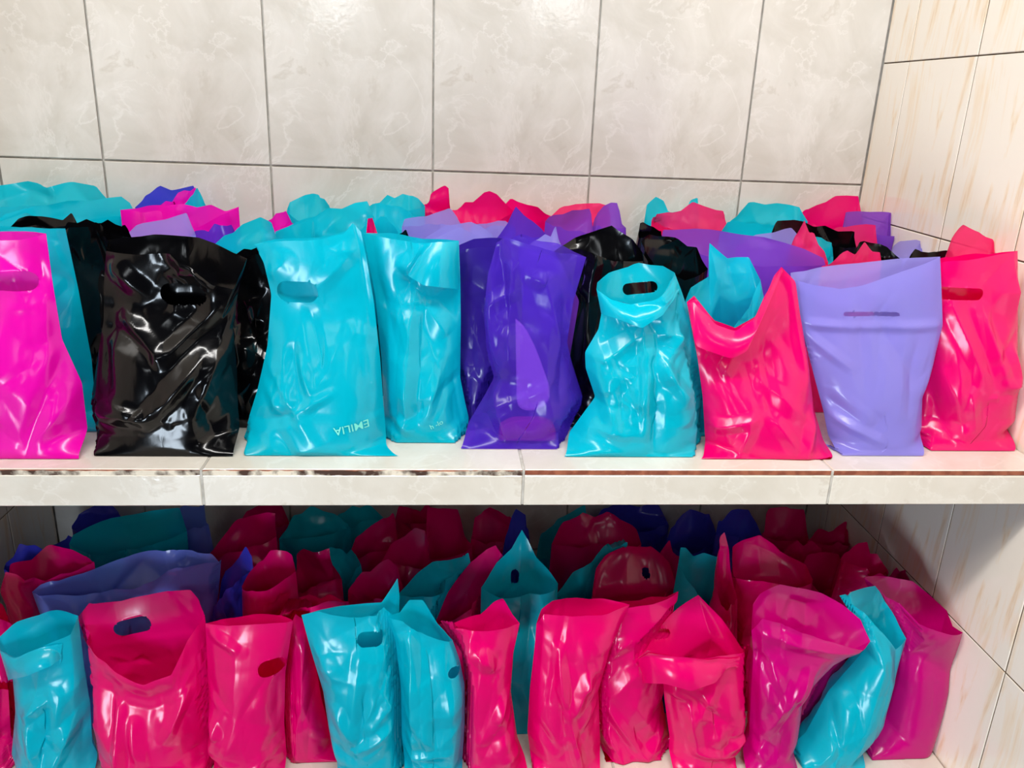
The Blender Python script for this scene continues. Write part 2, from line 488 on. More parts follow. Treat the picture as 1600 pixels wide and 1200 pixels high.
SEED = [0]
COUNT = {}
def bag(c, label, T, K=(), Y=None, L=(), R=(), base=None, z0=0.0, th=0.085, lean=0.0, of=0.018, ob=0.022,
        vc=0.42, amp=1.0, nc=9, h=None, hk=None, cr=(), flap=None, res=1, bw=None, group=None, bx=0.0, seed=None, nk=0.010):
    SEED[0] += 1
    rng = np.random.default_rng(SEED[0]*7+3 if seed is None else seed)
    ns, nv = ((78, 112) if res else (46, 60))
    floor = z0+0.0015
    if base is not None:
        b3 = np.array([at_z(x, y, floor) for x, y in base])
        if Y is None:
            Y = b3[:, 1].mean()+th/2
    def py(z):
        return Y+lean*np.clip((z-floor)/0.30, 0, 1.2)
    def conv(pt, off=0.0):
        y = Y+lean+off
        for _ in range(3):
            p = at_y(pt[0], pt[1], y); y = py(p[2])+off
        return p
    nT = len(T)
    sT = np.linspace(0, 1, nT)
    T3 = [conv(p, -of*math.sin(math.pi*s)) for p, s in zip(T, sT)]
    Kp = [T[0]]+list(K)+[T[-1]]
    sK = np.linspace(0, 1, len(Kp))
    K3 = [conv(p, ob*math.sin(math.pi*s)) for p, s in zip(Kp, sK)]
    K3[0] = T3[0]; K3[-1] = T3[-1]
    if base is None:
        xm = (T3[0][0]+T3[-1][0])/2+bx
        hw = (bw if bw else min(max(abs(T3[-1][0]-T3[0][0]), 0.12), 0.21))/2
        b3 = np.array([[xm-hw, Y-th/2, floor], [xm+hw, Y-th/2, floor]])
    xz = lambda p: np.array([p[0], p[2]])
    bot = resample([xz(p) for p in b3], ns)
    lef = resample([xz(b3[0])]+[xz(conv(p)) for p in L]+[xz(T3[0])], nv, 2)
    rig = resample([xz(b3[-1])]+[xz(conv(p)) for p in R]+[xz(T3[-1])], nv, 2)
    topF = resample([xz(p) for p in T3], ns, 0)
    topB = resample([xz(p) for p in K3], ns, 0)
    rim = np.interp(np.linspace(0, 1, ns), np.linspace(0, 1, 9), rng.standard_normal(9)*np.r_[0, np.ones(7), 0])
    topB[:, 1] += (0.0010 if res else 0.0026)*amp*rim
    rim = np.interp(np.linspace(0, 1, ns), np.linspace(0, 1, 8), rng.standard_normal(8)*np.r_[0, np.ones(6), 0])
    topF[:, 1] += (0.0008 if res else 0.0016)*amp*rim
    s = np.linspace(0, 1, ns)[None, :]; v = np.linspace(0, 1, nv)[:, None]
    e = np.abs(2*s-1)
    bulge = (1-e**3.2)
    mouth = (1-e**2.2)
    root = bpy.data.objects.new('plastic_bag', None)
    COL.objects.link(root)
    org = np.array([(b3[0][0]+b3[-1][0])/2, Y, z0])
    root.location = org
    root['label'] = label; root['category'] = 'bag'
    root['group'] = group or ('bags on the upper shelf' if z0 > -0.1 else 'bags on the lower shelf')
    # default tension creases: from the filled part up towards the mouth
    cre = []
    W0 = abs(b3[-1][0]-b3[0][0]); xm = (b3[0][0]+b3[-1][0])/2
    Ht = max(topF[:, 1].mean()-floor, 0.1)
    for k in range(nc):
        x0 = xm+rng.uniform(-0.42, 0.42)*W0; zz = floor+Ht*rng.uniform(0.05, 0.55)
        ln = rng.uniform(0.05, 0.16); an = rng.normal(math.pi/2, 0.5)
        cre.append((x0, zz, x0+ln*math.cos(an), zz+ln*math.sin(an), rng.choice([-1, 1])*rng.uniform(0.0015, 0.005), rng.uniform(0.004, 0.012)))
    creF = cre + [(*xz(conv(q[0:2])), *xz(conv(q[2:4])), q[4]/640, q[5]/800) for q in cr]
    edge = np.clip(np.minimum(s, 1-s)/0.07, 0, 1)
    foot = np.clip(v/0.05, 0, 1)
    # front panel
    G2 = coons(bot, topF, lef, rig, nv, ns)
    X, Z = G2[..., 0].copy(), G2[..., 1].copy()
    fill = th/2*(1-sstep(vc-0.12, vc+0.42, v))+nk*sstep(vc-0.1, vc+0.3, v)
    half = bulge*fill*(1-sstep(0.75, 1.0, v))+mouth*of*sstep(0.72, 1.0, v)
    half = half*(1-(1-sstep(0, 0.10, v)))+(th/2)*(1-sstep(0, 0.10, v))
    rel = crumple(rng, X-org[0], Z-z0, amp, [(a-org[0], b_-z0, c_-org[0], d_-z0, f_, g_) for a, b_, c_, d_, f_, g_ in creF])
    rel *= edge*foot
    Yf = py(Z)-half-rel
    X += 0.35*rel*np.sign(s-0.5)
    # film tucks under the filled part at the base
    PF = np.stack([X, Yf, np.maximum(Z, floor)], -1)
    # back panel
    G2 = coons(bot, topB, lef, rig, nv, ns)
    Xb, Zb = G2[..., 0].copy(), G2[..., 1].copy()
    halfb = bulge*fill*(1-sstep(0.75, 1.0, v))+mouth*ob*sstep(0.72, 1.0, v)
    t0 = sstep(0, 0.10, v)
    halfb = halfb*t0-(th/2)*(1-t0)
    relb = crumple(rng, Xb-org[0], Zb-z0, amp, [(a-org[0], b_-z0, c_-org[0], d_-z0, f_, g_) for a, b_, c_, d_, f_, g_ in cre])*edge*foot
    Yb = py(Zb)+halfb+relb
    inner = bulge**0.3
    Zb = floor+(Zb-floor)*(1-inner*(1-sstep(0.02, 0.12, v)))
    Yb = np.maximum(Yb, py(Zb)-half+0.002*edge)
    lim = D-0.002
    Yb = np.where(Yb > lim-0.03, lim-0.03+0.03*np.tanh((Yb-lim+0.03)/0.03), Yb)
    PB = np.stack([Xb, Yb, np.maximum(Zb, floor)], -1)
    for Pn in (PF, PB):
        Pn[..., 0] = np.clip(Pn[..., 0], XL+0.002, -0.002)
    def mk(hh):
        if hh is None: return None
        ctr = conv(hh[0:2]); sc = (ctr[1]-CAM[1])/F_PX*1.06
        return (ctr[0], ctr[2], hh[2]*sc, hh[3]*sc, math.radians(hh[4] if len(hh) > 4 else 0))
    info = dict(root=root, PF=PF, PB=PB, org=org, Y=Y, c=c, h=mk(h), hk=mk(hk), z0=z0, FL=None, label=label)
    if flap is not None:
        up_, dn_ = flap
        n2, m2 = 48, 16
        ss = np.linspace(0, 1, n2)
        oy = -(of*1.25+0.012)*np.sin(np.pi*ss)**0.6-0.002
        A3 = np.array([conv(p, -of*math.sin(math.pi*q)-0.001) for p, q in zip(resample(up_, n2), ss)])
        B3 = np.array([conv(p, o_) for p, o_ in zip(resample(dn_, n2), oy)])
        w = np.linspace(0, 1, m2)[:, None, None]
        PP = A3[None]*(1-w)+B3[None]*w
        PP[..., 1] -= 0.007*np.sin(np.pi*np.clip(w[..., 0], 0, 1))*np.sin(np.pi*ss)[None]**0.5
        PP[..., 1] -= 0.5*np.abs(crumple(rng, PP[..., 0]-org[0], PP[..., 2]-z0, amp, []))
        info['FL'] = PP
    BAGS.append(info)
    return info
BAGS = []

def settle(bags):
    """bags press against the ones in front: nothing of a bag lies in front of its neighbour's back"""
    st = 0.004
    nx, nz = int(1.9/st), int(0.52/st)
    field = np.full((nx, nz), -9.0)
    for b in sorted(bags, key=lambda q: q['Y']):
        def idx(P):
            return (np.clip(((P[..., 0]-XL)/st).astype(int), 1, nx-2), np.clip(((P[..., 2]-b['z0'])/st).astype(int), 1, nz-2))
        own = np.full((nx, nz), -9.0)
        for k in ('PF', 'PB'):
            P = b[k]
            i, j = idx(P)
            lim = field[i, j]+0.0035
            P[..., 1] = np.minimum(np.maximum(P[..., 1], lim), np.maximum(D-0.0025, P[..., 1]*0))
            np.maximum.at(own, (i, j), P[..., 1])
        if True:
            # fill between the samples
            for _ in range(3):
                o2 = own.copy()
                for dx in (-1, 0, 1):
                    for dz in (-1, 0, 1):
                        o2 = np.maximum(o2, np.roll(np.roll(own, dx, 0), dz, 1))
                own = o2
        field = np.maximum(field, own)

def finish_bags():
    settle([b for b in BAGS if b['z0'] > -0.1]); settle([b for b in BAGS if b['z0'] < -0.1])
    for b in BAGS:
        m = FILM[b['c']]
        b['front'] = panel('front_panel', b['PF'], m, b['root'], b['org'], b['h'])
        b['back'] = panel('back_panel', b['PB'], m, b['root'], b['org'], b['hk'])
        if b['FL'] is not None:
            F, P = b['FL'], b['PF'].reshape(-1, 3)
            for r in range(F.shape[0]):
                for q in range(F.shape[1]):
                    y = P[np.argmin((P[:, 0]-F[r, q, 0])**2+(P[:, 2]-F[r, q, 2])**2), 1]
                    F[r, q, 1] = min(F[r, q, 1], y-0.0022-0.002*r/F.shape[0])
            panel('folded_rim', F, m, b['root'], b['org'])

# ---- upper shelf, front row (left to right)
bag('m', 'magenta bag cut by the left edge of the picture, front of the upper shelf',
    T=[(-95, 372), (-40, 376), (30, 374), (72, 365)], K=[(-60, 362), (20, 362)], base=[(-120, 722), (0, 720), (60, 716), (132, 708)],
    L=[(-112, 600), (-100, 480)], R=[(137, 672), (128, 598), (97, 530), (82, 440)], h=(10, 436, 92, 28),
    cr=[(75, 470, 95, 640, 3, 6), (100, 560, 60, 700, -4, 5), (130, 600, 70, 680, 4, 6)])
bag('t', 'teal bag standing just behind the magenta one at far left', Y=0.17,
    T=[(-60, 362), (30, 358), (102, 357)], K=[(0, 352), (60, 355)], R=[(150, 640), (143, 560), (122, 450)], L=[(-60, 600)], res=1, lean=0.0,
    base=[(-70, 690), (150, 690)])
black1 = bag('k', 'large crumpled black bag with a handle hole, front of the upper shelf',
    T=[(166, 392), (215, 397), (270, 396), (300, 418), (332, 446), (366, 452), (386, 404)], K=[(172, 374), (240, 366), (310, 371), (360, 390)],
    base=[(137, 713), (158, 719), (250, 713), (369, 704)], L=[(140, 640), (150, 575), (162, 500), (163, 430)],
    R=[(372, 640), (370, 575), (364, 510), (372, 455)], h=(291, 457, 67, 32), amp=1.0, nc=4, th=0.10, ob=0.03,
    cr=[(160, 500, 260, 545, -6, 8), (205, 490, 265, 550, 7, 6), (265, 550, 350, 470, 7, 6), (150, 630, 250, 635, 6, 6),
        (250, 635, 330, 540, 8, 7), (165, 520, 180, 610, -6, 6), (180, 610, 250, 635, 5, 5), (320, 600, 350, 680, -6, 8), (345, 555, 315, 640, 6, 6),
        (285, 400, 335, 450, 8, 6), (190, 420, 240, 465, 6, 7)])
bag('k', 'black bag in the gap between the big black bag and the teal name bag', Y=0.19,
    T=[(362, 402), (400, 398), (432, 400)], K=[(380, 390), (415, 388)], amp=1.6, base=[(345, 668), (470, 668)])
tealA = bag('t', 'teal bag with an oval handle hole and a name showing at its lower right corner',
    T=[(397, 382), (440, 377), (500, 374), (538, 366), (552, 349), (564, 362)], K=[(430, 374), (500, 372), (545, 360)],
    base=[(374, 705), (385, 715), (500, 716), (590, 714), (624, 709)], L=[(378, 690), (388, 655), (402, 610), (418, 540), (424, 460), (412, 410)],
    R=[(604, 690), (600, 640), (594, 560), (584, 470), (572, 400)], h=(466, 454, 60, 32), amp=0.8, nc=7, vc=0.3, of=0.012, ob=0.012,
    cr=[(424, 600, 446, 635, 4, 5), (462, 545, 470, 610, -5, 6), (474, 555, 490, 604, 4, 4), (400, 650, 470, 630, -4, 6), (465, 632, 525, 600, 3, 4), (590, 550, 598, 640, 3, 5),
        (445, 410, 410, 440, 4, 8), (505, 440, 545, 400, 3, 6), (440, 660, 470, 700, -4, 6)], th=0.095)
tealB = bag('t', 'teal bag with a vertical fold, standing right of the teal bag that shows a name',
    T=[(568, 364), (600, 372), (650, 380), (690, 377), (717, 376)], K=[(610, 364), (660, 374)],
    base=[(600, 688), (640, 693), (700, 695), (728, 690)], L=[(600, 640), (596, 560), (586, 460)],
    R=[(733, 655), (727, 630), (719, 590), (720, 500), (719, 430)], vc=0.32, amp=0.9, flap=([(651, 381), (685, 378), (716, 377)], [(633, 428), (662, 446), (718, 452)]),
    cr=[(651, 390, 632, 428, 5, 5), (632, 428, 645, 470, -5, 6), (650, 450, 640, 560, 7, 6), (640, 560, 636, 650, 7, 6), (660, 470, 700, 520, 5, 8),
        (636, 655, 618, 640, 5, 5), (665, 640, 690, 570, 4, 5), (700, 420, 655, 450, 4, 8)])
bag('z', 'dark purple bag between the folded teal bag and the front purple bag', Y=0.185,
    T=[(700, 392), (735, 388), (778, 380), (810, 380)], K=[(740, 374), (780, 372)], base=[(700, 668), (830, 668)])
purpleA = bag('w', 'purple bag with a pink booklet showing through, front of the upper shelf',
    T=[(776, 379), (790, 372), (830, 384), (880, 396), (916, 402)], K=[(810, 372), (870, 380)],
    base=[(720, 700), (770, 702), (840, 705), (886, 698)], L=[(735, 655), (757, 618), (772, 590), (760, 545), (756, 490), (762, 430)],
    R=[(910, 640), (911, 622), (893, 565), (886, 535), (896, 470)], amp=1.3, nc=9, vc=0.3, th=0.09,
    cr=[(778, 390, 800, 520, -7, 6), (757, 480, 805, 450, 5, 6), (800, 420, 795, 560, 8, 6), (830, 430, 850, 440, 5, 6), (770, 600, 790, 680, 6, 6), (850, 440, 880, 560, 5, 8),
        (880, 480, 870, 620, -5, 8)])
bag('k', 'black bag with a pointed rim behind the purple and the gathered teal bag', Y=0.20, lean=0.02,
    T=[(866, 392), (905, 388), (925, 395), (960, 408), (1012, 408)], K=[(900, 372), (955, 350), (985, 372), (1005, 400)], amp=1.2,
    L=[(890, 560), (905, 470)], R=[(1010, 560), (1020, 470)], base=[(880, 660), (1040, 660)], cr=[(930, 396, 905, 560, 5, 5)])
bag('k', 'black bag with a shiny crumpled top right of the pointed black bag', Y=0.285, lean=-0.01,
    T=[(1002, 378), (1030, 420), (1070, 440), (1106, 420)], K=[(1015, 368), (1055, 372), (1090, 388)], amp=2.2, nc=16)
tealC = bag('t', 'teal bag gathered at the neck with a round open mouth, front of the upper shelf',
    T=[(932, 452), (955, 468), (985, 476), (1020, 466), (1045, 442), (1054, 426)], K=[(931, 438), (950, 424), (990, 414), (1035, 415)],
    base=[(874, 689), (930, 708), (1000, 722), (1060, 728), (1102, 722)], L=[(895, 668), (930, 620), (915, 575), (914, 550), (935, 515), (940, 488)],
    R=[(1098, 690), (1100, 610), (1090, 545), (1080, 500), (1065, 455)], amp=1.1, of=0.035, ob=0.035, vc=0.5, th=0.10, hk=(1006, 456, 54, 17, 8),
    flap=([(932, 452), (955, 468), (985, 476), (1020, 466), (1045, 442), (1054, 426)], [(939, 490), (970, 500), (1003, 513), (1036, 492), (1052, 468), (1061, 450)]),
    cr=[(1003, 512, 1000, 660, 7, 5), (1003, 512, 960, 468, -7, 7), (1003, 512, 1035, 470, -7, 7), (1003, 512, 935, 560, 6, 7), (1003, 512, 1080, 520, 6, 7), (1003, 512, 1060, 620, 5, 6),
        (985, 476, 1003, 512, 7, 7), (930, 580, 960, 660, 6, 7), (960, 590, 965, 655, -5, 5), (1010, 560, 1012, 690, -6, 6), (1020, 560, 1065, 610, 5, 5)])
bag('t', 'teal bag with a tall left tip, nested in the rim of the pink bag', Y=0.165,
    T=[(1071, 470), (1108, 498), (1146, 514), (1174, 482), (1188, 437)], K=[(1078, 448), (1106, 432), (1109, 379), (1137, 404), (1172, 403)], of=0.03, ob=0.03,
    base=[(1085, 672), (1240, 672)], cr=[(1138, 420, 1135, 480, 5, 5)])
pinkA = bag('p', 'pink bag with a drooping V-shaped rim and a tall right corner',
    T=[(1073, 472), (1086, 465), (1116, 506), (1148, 517), (1180, 498), (1205, 450), (1221, 417)], K=[(1084, 462), (1116, 500), (1148, 512), (1180, 494), (1205, 446)],
    flap=([(1073, 472), (1086, 465), (1116, 506), (1148, 517), (1180, 498), (1205, 450), (1221, 417)], [(1076, 486), (1087, 541), (1112, 550), (1142, 560), (1167, 549), (1190, 500), (1222, 424)]),
    base=[(1096, 718), (1140, 720), (1220, 716), (1292, 714)], L=[(1102, 690), (1098, 620), (1090, 560)],
    R=[(1290, 700), (1272, 640), (1262, 560), (1250, 490), (1243, 440)], of=0.022, ob=0.01, vc=0.35, amp=0.9,
    cr=[(1142, 556, 1125, 580, 5, 5), (1192, 640, 1228, 690, 4, 5), (1245, 440, 1262, 600, 6, 6), (1105, 660, 1170, 640, 5, 5), (1260, 640, 1240, 700, 5, 6), (1160, 650, 1140, 700, 4, 5)])
lilacA = bag('l', 'large pale lilac bag with a narrow slit handle, front of the upper shelf',
    T=[(1236, 436), (1270, 445), (1312, 452), (1350, 444), (1410, 422), (1469, 401)], K=[(1232, 424), (1300, 415), (1400, 406)],
    base=[(1298, 710), (1340, 714), (1400, 715), (1437, 708)], L=[(1296, 690), (1286, 640), (1270, 580), (1255, 520), (1243, 470)],
    R=[(1440, 670), (1441, 620), (1460, 560), (1473, 508), (1471, 450)], h=(1356, 488, 90, 7, 1), amp=0.7, nc=5, vc=0.35, of=0.012, ob=0.014,
    cr=[(1255, 505, 1330, 508, 4, 4), (1330, 508, 1472, 506, 4, 4), (1285, 640, 1360, 677, 5, 4), (1258, 520, 1320, 570, 4, 4), (1285, 615, 1330, 650, -4, 5), (1425, 530, 1400, 640, -4, 7), (1440, 600, 1465, 540, 4, 6)])
pinkB = bag('p', 'tall pink bag with a handle hole against the right wall, front of the upper shelf',
    T=[(1440, 418), (1480, 410), (1540, 402), (1590, 392)], K=[(1480, 402), (1550, 395)],
    base=[(1430, 700), (1500, 706), (1588, 706)], L=[(1436, 650), (1448, 560), (1440, 480)], R=[(1590, 650), (1590, 550), (1591, 460)],
    h=(1490, 456, 78, 19, 0), th=0.10, amp=0.9, of=0.014, ob=0.014, nc=8,
    cr=[(1480, 470, 1510, 580, 5, 6), (1520, 480, 1545, 590, 6, 6), (1545, 590, 1570, 590, 5, 5), (1490, 600, 1495, 660, 5, 5), (1440, 580, 1465, 690, -7, 8), (1565, 540, 1575, 600, 5, 5)])
bag('p', 'sliver of a pink bag between the tall pink bag and the right wall', Y=0.20,
    T=[(1572, 410), (1594, 405), (1612, 412)], K=[(1590, 402)], bw=0.10, base=[(1530, 660), (1580, 660)])
# ---- upper shelf, rear rows: only their tops show between the front bags
def rear(c, Y, label, T, K, **kw):
    kw.setdefault('res', 0); kw.setdefault('th', 0.075); kw.setdefault('nc', 8); kw.setdefault('amp', 1.6)
    return bag(c, label, T, K, Y=Y, **kw)
rear('t', .63, 'teal bag against the back wall at the far left end of the upper shelf', [(-30, 325), (40, 322), (110, 318), (172, 316)], [(-10, 290), (60, 286), (72, 290), (110, 284), (150, 290)])
rear('t', .52, 'long teal bag second from the back wall at the far left', [(-12, 350), (50, 335), (120, 348), (213, 336)], [(8, 328), (95, 317), (150, 311), (192, 304), (204, 314)])
rear('k', .40, 'black rim showing behind the magenta bag, below the long teal bag', [(-10, 358), (50, 354), (122, 352)], [(40, 344), (70, 340), (115, 338)])
rear('k', .29, 'black bag with a pointed corner beside the teal bag at far left', [(96, 365), (120, 352), (148, 349), (176, 384)], [(110, 352), (147, 341)], amp=1.8, nc=12)
rear('k', .345, 'small black corner left of the big crumpled black bag rim', [(146, 368), (178, 366), (206, 372)], [(156, 350), (192, 346)], amp=1.5)
rear('n', .655, 'deep blue bag at the back wall, left of centre', [(211, 324), (255, 322), (312, 320)], [(226, 304), (245, 297), (275, 295), (303, 291)], ob=0.01)
rear('m', .60, 'magenta bag leaning on the deep blue bag at the back wall', [(246, 324), (280, 314), (306, 318)], [(270, 308), (304, 291), (308, 298)], ob=0.012)
rear('t', .575, 'small teal point beside the magenta tip at the back wall', [(285, 322), (322, 322)], [(298, 308), (309, 297), (316, 308)], ob=0.01)
rear('m', .50, 'wide magenta bag with an open mouth at the back left', [(188, 328), (252, 330), (258, 352), (310, 357), (373, 323)], [(230, 321), (300, 320), (350, 321)], of=.02)
rear('l', .40, 'pale lilac bag with a pointed rim behind the big black bag', [(193, 372), (250, 368), (306, 368)], [(215, 352), (255, 342), (291, 333)], amp=.7)
rear('u', .425, 'purple rim between the lilac point and the teal bag on the left', [(296, 372), (345, 380), (367, 362)], [(320, 357), (345, 354), (362, 350)])
rear('t', .36, 'teal bag rising behind the right corner of the big black bag', [(335, 382), (390, 398), (436, 380)], [(370, 355), (407, 336), (424, 348)])
rear('m', .53, 'small pink twist of rim beside the raised teal flap at the back wall', [(416, 346), (436, 360), (460, 350)], [(430, 339), (447, 328)])
rear('t', .635, 'teal bag with a raised square flap against the back wall', [(448, 330), (475, 348), (522, 338)], [(453, 313), (478, 306), (498, 300), (508, 316)])
rear('t', .42, 'wide teal bag with an open mouth behind the teal bag that shows a name', [(430, 362), (490, 343), (494, 376), (560, 370), (585, 340)], [(455, 350), (500, 335), (545, 324), (574, 318)], of=.02)
rear('t', .64, 'pale teal bag peaking at the back wall left of the tall pink point', [(570, 328), (620, 330), (664, 322)], [(595, 314), (618, 304), (645, 309)])
rear('t', .49, 'crumpled teal bag left of the lilac bags', [(568, 350), (605, 340), (625, 366), (655, 350)], [(585, 321), (620, 323), (640, 326)], amp=2.0, nc=10)
rear('p', .36, 'thin pink sliver above the gap between the two front teal bags', [(572, 372), (586, 372)], [(575, 342), (582, 338)], bw=.08, bx=.085)
rear('k', .33, 'small black corner behind the folded teal bag', [(606, 384), (650, 382)], [(622, 368), (633, 362), (640, 370)])
rear('p', .645, 'pink bag with a tall point against the back wall near the middle', [(632, 348), (660, 338), (704, 330)], [(650, 325), (671, 312), (673, 304), (695, 290), (701, 294)])
rear('l', .44, 'pale lilac bag right of the crumpled teal one', [(628, 354), (690, 350), (724, 356)], [(632, 343), (670, 336), (702, 327), (714, 338)], amp=.7)
rear('p', .60, 'crumpled red-pink bag at the back wall right of the tall pink point', [(700, 330), (725, 352), (770, 350), (802, 330)], [(720, 326), (740, 316), (756, 308), (776, 312)], amp=2.0, nc=10)
rear('p', .63, 'red-pink bag with a pointed rim at the back wall above the purple points', [(765, 345), (815, 348), (862, 338)], [(780, 326), (800, 313), (840, 321)], amp=1.6)
rear('r', .64, 'flat-topped pink bag at the back wall above the purple pair', [(848, 345), (905, 348), (954, 338)], [(882, 324), (900, 319), (950, 318)])
rear('l', .33, 'low lilac bag behind the folded teal bag and the purple bag', [(648, 382), (718, 356), (776, 380)], [(690, 357), (735, 346), (768, 362)], amp=.8)
rear('l', .53, 'flat lilac rim below the red-pink crumpled bag', [(735, 356), (775, 354), (805, 356)], [(750, 347), (790, 346)])
rear('u', .38, 'purple bag with a sharp central point behind the front purple bag', [(772, 378), (815, 368), (856, 370)], [(793, 350), (806, 321), (826, 342), (845, 356)], amp=1.4)
rear('v', .47, 'violet bag with a square raised corner behind the black bag', [(852, 346), (880, 360), (905, 358), (930, 372)], [(857, 339), (890, 331), (922, 324)])
rear('v', .55, 'small rounded violet bag between the pink bags and the black point', [(926, 354), (950, 358), (978, 356)], [(934, 330), (955, 321), (965, 322)])
rear('l', .31, 'small lilac point left of the pointed black bag', [(815, 388), (850, 384), (878, 386)], [(840, 374), (866, 360)])
rear('k', .55, 'small black corner right of the pointed black bag', [(998, 372), (1020, 376), (1036, 372)], [(1001, 349), (1034, 355)])
rear('t', .65, 'teal bag with two raised tips behind the coral pink bag', [(1006, 350), (1050, 345), (1093, 342)], [(1012, 320), (1026, 309), (1038, 316), (1045, 328), (1072, 330), (1078, 317), (1091, 311)], ob=.008)
rear('r', .56, 'coral pink bag with a round open mouth at the back wall right of centre', [(1022, 346), (1045, 360), (1100, 364), (1138, 360)], [(1026, 327), (1050, 328), (1082, 318), (1130, 331)], of=.025)
rear('v', .32, 'wide violet bag stretched behind the nested teal bag', [(1032, 380), (1110, 402), (1190, 416), (1290, 414)], [(1035, 358), (1110, 360), (1195, 370), (1255, 388), (1284, 402)], res=1, amp=.8, bw=.26)
rear('t', .65, 'pale teal bag with a flat raised corner at the back wall on the right', [(1136, 350), (1200, 350), (1262, 346)], [(1152, 338), (1169, 315), (1214, 317), (1250, 323)])
rear('t', .53, 'low pale teal rim in front of the flat-cornered teal bag', [(1124, 366), (1190, 372), (1250, 372)], [(1135, 347), (1195, 352), (1240, 358)], amp=.7)
rear('l', .43, 'pale lilac rim behind the wide violet bag', [(1150, 386), (1210, 388), (1265, 390)], [(1180, 366), (1235, 358)], amp=.7)
rear('p', .655, 'pink bag with a squared top in the back right corner', [(1254, 338), (1285, 356), (1330, 350), (1348, 342)], [(1258, 326), (1280, 318), (1304, 310), (1343, 309)], bw=.17, bx=-.03)
rear('v', .56, 'violet bag with a flat top beside the right wall', [(1318, 356), (1370, 366), (1426, 372)], [(1320, 330), (1370, 331), (1431, 333)], amp=.5, nc=2, bw=.18, bx=-.03)
rear('k', .47, 'long black bag running between the teal rims and the coral bag', [(1206, 362), (1260, 378), (1338, 386)], [(1214, 346), (1240, 344), (1290, 356), (1336, 366)], amp=1.6)
rear('r', .36, 'pink pointed tip rising above the lilac bag, left of the teal patch', [(1236, 385), (1262, 408), (1294, 410)], [(1244, 366), (1256, 345), (1270, 360), (1282, 385)])
rear('t', .41, 'small teal patch between the pink tip and the black bag', [(1256, 402), (1302, 402)], [(1272, 373), (1300, 375)])
rear('r', .50, 'coral pink bag in front of the flat-topped violet bag', [(1280, 366), (1330, 386), (1372, 388)], [(1310, 354), (1368, 350)], bx=-.01)
rear('k', .40, 'black rim right of the coral pink bags', [(1330, 404), (1365, 400), (1410, 408)], [(1343, 376), (1375, 386)], amp=1.5, bw=.14)
rear('k', .335, 'black curved rim behind the tall pink bag at the right', [(1415, 408), (1460, 406), (1506, 406)], [(1440, 394), (1462, 390), (1485, 393)], bw=.15, bx=-.02)
rear('r', .27, 'low coral pink bag directly behind the pale lilac bag', [(1284, 416), (1330, 416), (1378, 414)], [(1308, 396), (1350, 384), (1374, 392)])
rear('l', .43, 'curled lilac rim on the right above the black curve', [(1392, 396), (1412, 404), (1460, 402), (1528, 406)], [(1398, 376), (1404, 371), (1440, 380), (1500, 390)], bw=.17, bx=-.05)
rear('r', .23, 'crumpled pink bag with a pointed top against the right wall', [(1478, 404), (1520, 408), (1594, 406)], [(1490, 372), (1504, 352), (1530, 360), (1570, 386)], amp=1.8, bw=.15, bx=-.03)

# ---- lower shelf, front row (left to right)
def low(c, label, T, K=(), **kw):
    kw.setdefault('z0', ZL); kw.setdefault('of', .03); kw.setdefault('ob', .03); kw.setdefault('nk', .024)
    return bag(c, label, T, K, **kw)
low('p', 'pink bag cut by the left edge of the picture on the lower shelf', [(-110, 1064), (-50, 1072), (13, 1078)], [(-60, 1040), (-5, 1052)],
    base=[(-130, 1245), (12, 1230)], R=[(17, 1150)], Y=.135)
low('t', 'teal bag with a turned-down rim at the lower left', [(0, 1016), (25, 1026), (70, 1008), (108, 992), (122, 962)], [(4, 990), (30, 970), (85, 957)],
    base=[(18, 1238), (144, 1232)], L=[(18, 1180), (24, 1110), (20, 1062)], R=[(144, 1160), (141, 1100), (132, 1045)], amp=1.2, th=.10,
    flap=([(0, 1016), (25, 1026), (70, 1008), (108, 991)], [(14, 1062), (40, 1056), (80, 1040), (104, 1022)]),
    cr=[(55, 1095, 90, 1070, 6, 5), (90, 1070, 85, 1170, -5, 6), (60, 1100, 85, 1175, 6, 5), (90, 1180, 125, 1120, 5, 6)])
low('p', 'wide-mouthed pink bag with a handle hole in its back panel, lower left', [(114, 975), (140, 1012), (180, 1050), (225, 1070), (268, 1052), (292, 1000), (320, 962)],
    [(138, 945), (150, 940), (190, 938), (230, 930), (300, 918), (312, 935)], base=[(148, 1232), (230, 1236), (326, 1228)], L=[(148, 1180), (141, 1100), (131, 1030)],
    R=[(326, 1150), (330, 1060), (326, 1010)], hk=(196, 998, 62, 30, 12), of=.045, ob=.04, th=.11, amp=1.0, vc=.5,
    cr=[(200, 1075, 215, 1210, 8, 5), (300, 1060, 270, 1130, 5, 5), (225, 1100, 240, 1170, 6, 6), (240, 1170, 300, 1180, 6, 6), (185, 1050, 195, 1120, -6, 8)])
low('p', 'flat-fronted pink bag with a round handle hole at its right edge', [(321, 974), (370, 975), (420, 972), (458, 970)], [(340, 968), (400, 960), (440, 960)],
    base=[(330, 1232), (442, 1230)], L=[(328, 1150), (325, 1060)], R=[(444, 1130), (446, 1050)], h=(428, 1031, 42, 32), of=.012, ob=.02, amp=1.0,
    cr=[(335, 985, 380, 1005, 4, 5), (330, 1095, 350, 1130, 6, 6), (350, 1100, 330, 1190, 5, 6), (380, 1190, 420, 1170, 5, 5)])
low('p', 'narrow pink bag seen edge-on beside the teal bag with the twisted tip', [(446, 985), (462, 962), (480, 968)], [(462, 950), (475, 948)], Y=.15,
    base=[(440, 1228), (530, 1225)], L=[(442, 1150), (444, 1060)], R=[(520, 1160), (502, 1090), (492, 1030)], amp=1.0,
    cr=[(478, 985, 470, 1200, 6, 6)])
